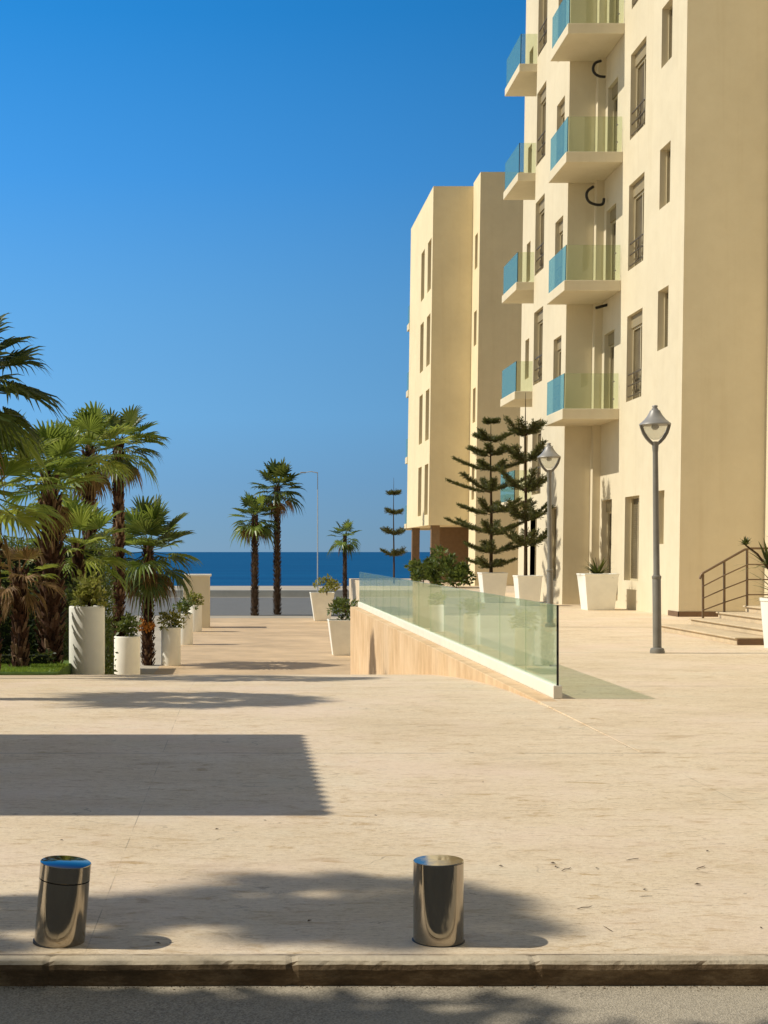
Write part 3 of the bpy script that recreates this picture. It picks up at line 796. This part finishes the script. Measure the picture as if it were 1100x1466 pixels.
tapered_planter(9.86, 38.6, 0, 'white tapered square planter against the wall of the tall building', .36, .46, 1.0)
shrub(9.86, 38.6, .92, 'green spiky plant in the planter against the tall building', (.5,.5,.4), 0, .75, STRAP, 51, strap=46, stems=1)
tapered_planter(7.93, 44, 0, 'white square planter holding the pine left of the smaller lamp', .30, .40, .95)
tapered_planter(8.52, 41.5, 0, 'white square planter holding the pine behind the smaller lamp', .28, .36, .9)
tapered_planter(3.6, 49.5, ZP, 'white tapered planter right of the path beyond the ramp wall', .34, .5, 1.25)
shrub(3.6, 49.5, ZP+1.17, 'round green shrub in the planter right of the path', (.5,.5,.42), 520, .15, SHRUB_G, 52)
tapered_planter(4.3, 74, ZP, 'distant white tapered planter right of the path near the seafront', .4, .62, 1.5)
shrub(4.5, 73, ZP+1.42, 'green shrub in the distant planter near the seafront', (.6,.5,.45), 420, .18, SHRUB_Y, 53)
tapered_planter(9.06, 23.3, 0, 'white tapered round planter beside the entrance steps at the right edge', .30, .375, .83, sq=False)
# dragon plant: leaning stems each ending in a rosette of strap leaves
dp = empty('dragon_plant', (9.06, 23.3, .75), 'dragon plant with long drooping strap leaves in the planter by the steps', 'plant')
rng = random.Random(61); m = MB(); lf = MB()
for dx, dy, hz in ((-.66,-.05,.96),(.02,.03,.98),(-.2,.1,.66),(.2,-.1,.7)):
    pts = [(0,0,-.05),(dx*.25,dy*.3,hz*.45),(dx*.7,dy*.8,hz*.85),(dx,dy,hz)]
    m.tube(pts, [.022,.02,.017,.014], 7)
    if dx < -.3: strap_plant(lf, (dx,dy,hz), 40, .19, rng, 1.0, .022)
    else: strap_plant(lf, (dx,dy,hz-.1), 30, .66, rng, .8, .032)
strap_plant(lf, (0,0,.05), 34, .95, rng, .95, .036)
m.build('stem', BARK, dp, smooth=True); lf.build('foliage', STRAP, dp)

# ------------------------------------------------------------------ Norfolk pines
def norfolk(x, y, z0, tiers, leader, label, seed, upcurl, tuft, nb=7, slope=.2):
    rng = random.Random(seed); t = empty('norfolk_pine', (x, y, z0), label, 'pine tree', 'norfolk pines in planters')
    m = MB(); ht = leader
    m.tube([(0,0,-.1),(.01,0,ht*.4),(-.015,0,ht*.75),(0,0,ht)], [.06,.045,.024,.006], 8); m.build('trunk', BARK, t, smooth=True)
    lf = MB(); br = MB()
    def needles(c, d, ln, w):
        ax = d.cross(Vector((rng.uniform(-1,1), rng.uniform(-1,1), rng.uniform(-1,1))))
        if ax.length < .05: return
        wv = ax.normalized()*w; e1 = c + d*ln*.6; e2 = c + d*ln + Vector((0,0,ln*.12))
        i = [lf.vert(p) for p in (c-wv*.5, c+wv*.5, e1+wv, e1-wv, e2)]
        lf.face((i[0],i[1],i[2],i[3])); lf.face((i[3],i[2],i[4]))
    for z, r in tiers:
        ph = rng.uniform(0, 6.28)
        for k in range(nb):
            az = ph + k*2*math.pi/nb + rng.uniform(-.3,.3); L = r*rng.uniform(.72, 1.12); uc = upcurl*rng.uniform(.6,1.35)
            zz = z + rng.uniform(-.05,.05); sl = slope*rng.uniform(.6,1.3)
            e = Vector((math.cos(az), math.sin(az), 0)); sd = Vector((-math.sin(az), math.cos(az), 0))
            P = lambda f: Vector((0,0,zz)) + e*L*f + Vector((0,0, L*(uc*f*f + sl*f)))
            br.tube([P(f) for f in (0,.35,.7,1)], [.014,.011,.008,.004], 5)
            nt_ = int(9 + 26*L)
            for q in range(nt_):
                f = .16 + .84*(q/nt_); c = P(f); dd = (P(min(1,f+.02))-P(f-.02)).normalized()
                tl = tuft*(1.1 - .6*f)*rng.uniform(.6,1.25)
                for s in (-1, 1):
                    # a short side twig, clothed in needles all round
                    td = (sd*s*rng.uniform(.5,1) + dd*.7 + Vector((0,0,rng.uniform(-.35,.5)))).normalized()
                    br.tube([c, c+td*tl], [.005,.002], 3, False)
                    for u in range(7):
                        b = c + td*tl*(u/6)
                        nd = (td*.8 + Vector((rng.uniform(-1,1), rng.uniform(-1,1), rng.uniform(-.8,1)))*.75).normalized()
                        needles(b, nd, rng.uniform(.06,.10), .011)
                for u in range(4):
                    nd = (dd*.5 + Vector((rng.uniform(-1,1), rng.uniform(-1,1), rng.uniform(-.8,1)))).normalized()
                    needles(c, nd, rng.uniform(.06,.10), .011)
    br.build('branch', BARK, t); lf.build('foliage', PINE_G, t)
    return t
def zt(y, Y): return H - (y-VY)*Y/F
Y = 44.0
norfolk(7.88, Y, .85, [(zt(q,Y)-.85, w*Y/F) for q, w in ((606,10),(632,30),(652,40),(674,48),(704,62),(735,58),(765,62),(792,52),(812,36))], zt(601,Y)-.85, 'dense norfolk pine with many flat tiers, left of the other pine', 71, .16, .20, 6, .18)
Y = 41.5
norfolk(8.46, Y, .8, [(zt(q,Y)-.8, w*Y/F) for q, w in ((624,28),(662,34),(704,40),(745,38),(782,34))], zt(562,Y)-.8, 'sparse norfolk pine with cup shaped tiers and a long bare leader', 72, .34, .25, 7, .34)
Y = 70.0
norfolk((564-VX)*Y/F, Y, ZP, [(zt(q,Y)-ZP, w*Y/F) for q, w in ((708,8),(735,14),(765,20),(795,22))], zt(684,Y)-ZP, 'slim distant pine in front of the sea, left of the farther building', 73, .3, .3, 6, .1)

# ------------------------------------------------------------------ garden on the left
m = MB(); m.poly([(-40,21.4,-.30),(-2.98,22.6,-.37),(-2.98,27,-.34),(-40,27,-.2)]); m.poly([(-40,21.4,-.30),(-40,21.4,-.6),(-2.98,22.6,-.7),(-2.98,22.6,-.37)]); m.poly([(-2.98,22.6,-.37),(-2.98,22.6,-.9),(-2.98,30,-1.6),(-2.98,30,-.5),(-2.98,27,-.34)]); m.poly([(-40,27,-.2),(-2.98,27,-.34),(-2.98,30,-.5),(-40,30,-.4)])
tag(m.build('lawn', LAWN), None, None, None, 'structure')
rng = random.Random(5); m = MB()
for k in range(26000):
    x = rng.uniform(-6.5, -2.95); y = rng.uniform(21.5, 23.9)
    y0 = 21.4 + 1.2*(x+40)/37.02
    if y < y0 - .03: continue
    z = -.34; h = rng.uniform(.025,.065); a = rng.uniform(0, 6.28); w = .006
    lx, ly = rng.uniform(-.04,.04), rng.uniform(-.04,.04)
    i = [m.vert(p) for p in ((x-w*math.cos(a), y-w*math.sin(a), z), (x+w*math.cos(a), y+w*math.sin(a), z), (x+lx, y+ly, z+h))]; m.face(i)
tag(m.build('grass', GRASS), 'bright green mown grass of the lawn', 'grass', None, 'stuff')
def hedge(x0, x1, y0, y1, z0, z1, label, seed, n, mat=HEDGE_G):
    rng = random.Random(seed); t = empty('hedge', ((x0+x1)/2, (y0+y1)/2, z0), label, 'hedge', 'garden hedges')
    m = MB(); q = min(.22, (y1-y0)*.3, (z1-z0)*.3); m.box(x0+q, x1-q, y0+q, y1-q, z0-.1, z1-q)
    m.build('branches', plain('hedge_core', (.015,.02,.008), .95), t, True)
    m = MB()
    k = 0
    while k < n:
        c = Vector((rng.uniform(x0,x1), rng.uniform(y0,y1), rng.uniform(z0,z1)))
        e = min(c.x-x0, x1-c.x, c.y-y0, z1-c.z)
        if e > .3: continue
        c.y -= .12*math.sin(c.x*3.1)*math.sin(c.z*4); c.z += .10*math.sin(c.x*2.3+1) - .02
        d = Vector((rng.uniform(-1,1), rng.uniform(-1,.4), rng.uniform(-.3,1))).normalized(); s_ = d.cross(Vector((rng.uniform(-1,1),rng.uniform(-1,1),.3))).normalized()
        L = rng.uniform(.05,.11); i = [m.vert(p) for p in (c, c+d*L*.5+s_*L*.22, c+d*L, c+d*L*.5-s_*L*.22)]; m.face(i); k += 1
    m.build('foliage', mat, t, True)
hedge(-7.5, -3.02, 25.2, 26.4, -.36, 1.0, 'dark clipped hedge behind the lawn and the palm trunks', 81, 9000)
hedge(-7.5, -3.2, 23.7, 24.05, -.36, -.08, 'low dark ground hedge along the back edge of the lawn', 84, 3500)
hedge(-5.4, -2.72, 28.5, 30.5, -1.2, 1.85, 'loose green hedge between the palms behind the tall planter', 82, 9000, SHRUB_G)
hedge(-6.0, -3.4, 37, 44, -2.0, -.3, 'low hedge beside the path beyond the second planter', 83, 6000, SHRUB_G)
gw_ = empty('garden_wall', (-9, 33, -1), 'cream garden wall behind the palms at the left edge', 'wall')
m = MB(); m.box(-14, -4.55, 33, 33.3, -1.6, 1.62); m.build('wall', WALL, gw_, True)
m = MB(); m.box(-14, -4.52, 32.95, 33.35, 1.62, 1.72); m.build('coping', WHITE, gw_, True, bevel=.01)
kb = empty('gate_pillar', (-2.1, 60, ZP), 'low cream block left of the path end, beyond the planters', 'pillar')
m = MB(); m.box(-2.75, -1.5, 67, 68.2, ZP-.05, .42); m.build('shaft', WALL, kb, True, bevel=.02)
m = MB(); m.box(-2.82, -1.43, 66.93, 68.27, .42, .52); m.build('coping', WHITE, kb, True, bevel=.01)

# ------------------------------------------------------------------ seafront
pw = empty('seafront_wall', (0, 113, ZP), 'long low pale wall along the seafront road', 'wall')
m = MB(); m.box(-300, 300, 113, 113.3, ZP-.1, ZP+.55); m.build('wall', plain('pale_concrete', (.46,.46,.44), .85, var=.12, scale=.6), pw, True, bevel=.02)
def pole_lamp(px, Y, ytop, label):
    X = (px-VX)*Y/F; h = H-(ytop-VY)*Y/F - ZP
    t = empty('lamp_post', (X, Y, ZP), label, 'lamp post', 'pale lamp posts on the seafront')
    m = MB(); m.tube([(0,0,-.05),(0,0,h*.6),(0,0,h)], [.05,.04,.03], 8); m.build('pole', GREY_P, t)
    m = MB(); m.tube([(0,0,h-.05),(-.5,0,h+.05),(-1.0,0,h-.02)], [.045,.04,.03], 6); m.build('arm', GREY_P, t)
    m = MB(); m.box(-1.35, -.9, -.1, .1, h-.08, h+.02); m.build('lamp_head', GREY_P, t, bevel=.02)
GREY_P = plain('pale_pole_paint', (.5,.52,.54), .5)
pole_lamp(455, 108, 676, 'pale lamp post on the seafront right of the tall palm')
shr = [(630, 63, 840, 30, 56), (606, 64, 842, 24, 44), (654, 62, 842, 24, 46)]
for k, (px, Y, py, w, hh) in enumerate(shr):
    rx = w*Y/F; rz = hh*Y/F/2
    shrub((px-VX)*Y/F, Y, 0, ['dark green bush under the overhanging block, middle one', 'dark green bush under the overhanging block, leftmost', 'dark green bush under the overhanging block, beside the bare wall'][k], (rx*.8, .9, rz), 900, .22, SHRUB_G, 90+k, 'bushes under the overhanging block')

# ------------------------------------------------------------------ things beyond the frame that shade or mirror
cn = empty('canopy', (-5.6, 10.5, 0), 'open canopy with a ribbed metal roof standing left of the plaza', 'canopy')
m = MB(); N_ = 20; y0, y1 = 8.6, 12.38; ze = 4.25; xe = .575 - ze/math.tan(R(SUN_EL)); pit = (y1-y0)/N_
for k in range(N_):
    a = y0 + k*pit; b = a + pit*.5; c = a + pit
    lo, hi = ze-.05, ze
    for (p, zp, q, zq) in ((a, lo, b, hi), (b, hi, c, lo)):
        m.poly([(xe,p,zp),(xe,q,zq),(xe-3.8,q,zq),(xe-3.8,p,zp)])
m.build('roof', STEEL, cn, True)
m = MB()
for x in (xe-.15, xe-3.7):
    m.box(x-.06, x+.06, y0+.02, y1-.02, ze-.20, ze-.06)
m.build('beam', STEEL, cn, True)
for x in (xe-.25, xe-3.6):
    for y in (y0+.14, y1-.14):
        m = MB(); m.tube([(x,y,-.02),(x,y,ze-.2)], .05, 12); m.build('post', STEEL, cn, True, smooth=True)
ob = empty('apartment_building', (0, -16, 0), 'unseen brown building added behind the viewer for dark reflections', 'building')  # unseen block added so the bollards mirror something dark
BRN = plain('brown_render', (.17,.115,.065), .85, var=.2, scale=.6)
m = MB(); m.box(-26, 30, -28, -16, -.1, 15); m.build('wall', BRN, ob, True)
for i in range(10):
    for j in range(4):
        if (i*7+j*3) % 5 == 0: continue
        x = -23 + i*5.2; z = 1.2 + j*3.5
        m = MB(); m.box(x, x+1.5, -15.99, -15.93, z, z+1.7); w = m.build('window', FRAMEM, ob, True)
        m = MB(); m.box(x+.08, x+1.42, -15.93, -15.92, z+.08, z+1.62); m.build('pane', DARKM, w, True)
def unseen_tree(x, y, h, r, seed, label):  # unseen trees added so the bollards mirror dark foliage
    rng = random.Random(seed); t = empty('unseen_tree', (x, y, 0), label, 'tree', 'unseen trees added across the road')
    m = MB(); m.tube([(0,0,-.1),(.05,0,h*.4),(0,.1,h*.7)], [.16,.12,.07], 8)
    for k in range(5):
        a = k*1.26; m.tube([(0,.05,h*.45),(r*.4*math.cos(a),r*.4*math.sin(a),h*.65),(r*.7*math.cos(a),r*.7*math.sin(a),h*.8)], [.07,.05,.02], 6)
    m.build('trunk', BARK, t)
    m = MB(); leaf_blob(m, (0,0,h*.75), (r,r,h*.3), 2600, .22, rng, 22); m.build('crown', HEDGE_G, t)
def shade_tree(x, y, z0, h, r, seed, label, n, lean=0):  # unseen trees added to shade the road that the bollards reflect
    rng = random.Random(seed); t = empty('unseen_tree', (x, y, z0), label, 'tree', 'unseen trees added to shade the road')
    rr = r if hasattr(r, '__len__') else (r, r, h*.24); r = rr[0]
    m = MB(); m.tube([(0,0,-.1),(.05,lean*.3,h*.3),(0,lean*.8,h*.55),(0,lean,h*.78)], [.13,.11,.09,.05], 10)
    for k in range(6):
        a = k*1.05; m.tube([(0,lean*.8,h*.55),(r*.45*math.cos(a),lean+r*.4*math.sin(a),h*.7),(r*.75*math.cos(a),lean+r*.6*math.sin(a),h*.84)], [.07,.045,.02], 6)
    m.build('trunk', BARK, t)
    m = MB(); leaf_blob(m, (0,lean,h*.78), rr, n, .24, rng, 34); m.build('crown', HEDGE_G, t)
shade_tree(-7.25, 6.3, 0, 9.0, (2.9,1.85,1.5), 4, 'unseen leafy tree added left of the frame to shade the road', 14000, -2.62)
shade_tree(-9.0, -4.8, -.02, 10.5, (2.6,2.4,2.0), 5, 'unseen leafy tree added left of the viewer to shade the road', 7000, 3.2)
unseen_tree(-1.0, -6.0, 5.5, 2.3, 1, 'unseen dark tree added for reflections, nearest to the viewer')
unseen_tree(4.0, -6.5, 5.0, 2.1, 2, 'unseen dark tree added for reflections, right of the nearest')
unseen_tree(-6.2, -6.6, 5.6, 2.3, 3, 'unseen dark tree added for reflections, left of the nearest')

# ------------------------------------------------------------------ litter on the paving
def litter(name, build, spots, label, cat, group):
    first = None
    for px, py in spots:
        Y = F*H/(py-VY); p = ((px-VX)*Y/F, Y, .001)
        if first is None:
            o = build(); first = o
        else: o = first.copy(); col.objects.link(o)
        o.location = p; o.rotation_euler = (0, 0, random.uniform(0, 6.28)); s = random.uniform(.7, 1.3); o.scale = (s, s, s)
        tag(o, label, cat, group)
def leaf_():
    m = MB(); i = [m.vert(p) for p in ((0,0,.002),(.011,-.006,.006),(.028,0,.004),(.011,.006,.007),(.012,0,.002))]
    m.face((i[0],i[1],i[4])); m.face((i[1],i[2],i[4])); m.face((i[2],i[3],i[4])); m.face((i[3],i[0],i[4]))
    return m.build('fallen_leaf', plain('dry_leaf', (.07,.04,.02), .8, var=.3))
def twig_():
    m = MB(); m.tube([(-.04,0,.003),(-.01,.006,.005),(.02,.002,.003),(.045,.01,.004)], [.0012,.0018,.0016,.0008], 5)
    return m.build('fallen_twig', plain('dry_twig', (.12,.075,.04), .85, var=.3))
litter('leaf', leaf_, [(788,1236),(798,1241),(994,1267),(921,1275),(1012,1220),(382,1175),(308,1188),(91,1203),(231,1352),(855,1243),(540,1168),(690,1120),(1090,1330),(720,1240),(440,1320)], 'small dry brown leaf lying on the pale paving', 'leaf', 'dry leaves scattered on the paving')
litter('twig', twig_, [(905,1231),(838,1301),(872,1331),(812,1246),(1002,1243),(925,1284)], 'thin dry twig lying on the pale paving', 'twig', 'dry twigs scattered on the paving')

# ------------------------------------------------------------------ light, sky, camera
sun = bpy.data.lights.new('sun', 'SUN'); sun.energy = 4.15; sun.angle = R(.53); sun.color = (1.0, .94, .82)
so = bpy.data.objects.new('sun', sun); col.objects.link(so)
AZ = R(-91.5)      # the sun stands due left, a touch beyond the picture plane
sd = Vector((math.sin(AZ)*math.cos(R(SUN_EL)), -math.cos(AZ)*math.cos(R(SUN_EL))*-1, math.sin(R(SUN_EL))))
sd = Vector((-math.cos(R(SUN_EL)), .03*math.cos(R(SUN_EL)), math.sin(R(SUN_EL))))
so.rotation_euler = sd.to_track_quat('Z', 'Y').to_euler()
so.location = (-30, 10, 30)
w = bpy.data.worlds.new('World'); scene.world = w; w.use_nodes = True
nt = w.node_tree; bg = nt.nodes['Background']
sky = nt.nodes.new('ShaderNodeTexSky'); sky.sky_type = 'NISHITA'; sky.sun_disc = False
sky.sun_elevation = R(SUN_EL); sky.sun_rotation = R(-90); sky.altitude = 0; sky.air_density = 1.0; sky.dust_density = .3; sky.ozone_density = 3.0
hs = nt.nodes.new('ShaderNodeHueSaturation'); hs.inputs['Saturation'].default_value = .45; hs.inputs['Value'].default_value = 1.0
wm = nt.nodes.new('ShaderNodeMix'); wm.data_type = 'RGBA'; wm.blend_type = 'MULTIPLY'; wm.inputs['Factor'].default_value = 1; wm.inputs['B'].default_value = (1, .95, .74, 1)
nt.links.new(sky.outputs[0], wm.inputs['A']); nt.links.new(wm.outputs['Result'], hs.inputs['Color'])
SKY = .10
bg.inputs['Strength'].default_value = SKY
# clear sky is deepest blue at right angles to the sun (due north over the sea) and paler elsewhere
tc = nt.nodes.new('ShaderNodeTexCoord'); sx = nt.nodes.new('ShaderNodeSeparateXYZ'); nt.links.new(tc.outputs['Generated'], sx.inputs[0])
def lin(c): return tuple((v/255/12.92 if v < 11 else ((v/255+.055)/1.055)**2.4) for v in c)
rp = nt.nodes.new('ShaderNodeValToRGB'); e = rp.color_ramp.elements
stops = [(0,(124,159,187)),(.012,(121,160,190)),(.05,(113,162,203)),(.095,(108,168,217)),(.17,(93,160,217)),(.26,(66,146,217)),(.36,(40,131,205)),(.6,(22,100,185)),(1,(14,75,160))]
while len(e) < len(stops): e.new(.5)
for k, (p, c) in enumerate(stops): e[k].position = p; e[k].color = (*lin(c), 1)
nt.links.new(sx.outputs[2], rp.inputs[0])
def vmath(op, a, b):
    n = nt.nodes.new('ShaderNodeMath'); n.operation = op
    for k, v in enumerate((a, b)):
        if hasattr(v, 'is_linked'): nt.links.new(v, n.inputs[k])
        else: n.inputs[k].default_value = v
    return n.outputs[0]
gain = vmath('MULTIPLY', vmath('SUBTRACT', 1.02, vmath('MULTIPLY', sx.outputs[0], .95)), 1/SKY)
sc_ = nt.nodes.new('ShaderNodeVectorMath'); sc_.operation = 'SCALE'
nt.links.new(rp.outputs[0], sc_.inputs[0]); nt.links.new(gain, sc_.inputs['Scale'])
mr = nt.nodes.new('ShaderNodeMapRange'); mr.interpolation_type = 'SMOOTHSTEP'
mr.inputs['From Min'].default_value = .35; mr.inputs['From Max'].default_value = .85
nt.links.new(sx.outputs[1], mr.inputs['Value'])
mxs = nt.nodes.new('ShaderNodeMix'); mxs.data_type = 'RGBA'
nt.links.new(mr.outputs[0], mxs.inputs['Factor']); nt.links.new(hs.outputs[0], mxs.inputs['A']); nt.links.new(sc_.outputs[0], mxs.inputs['B'])
nt.links.new(mxs.outputs['Result'], bg.inputs['Color'])
cam = bpy.data.cameras.new('camera'); co = bpy.data.objects.new('camera', cam); col.objects.link(co)
co.location = (0, 0, H); co.rotation_euler = (R(90), 0, 0)
cam.sensor_fit = 'VERTICAL'; cam.sensor_height = 24; cam.lens = F/1466*24
cam.shift_x = (550-VX)/1466; cam.shift_y = (VY-733)/1466
cam.clip_start = .1; cam.clip_end = 80000
scene.camera = co
scene.view_settings.view_transform = 'Standard'; scene.view_settings.look = 'None'; scene.view_settings.exposure = 0; scene.view_settings.gamma = 1
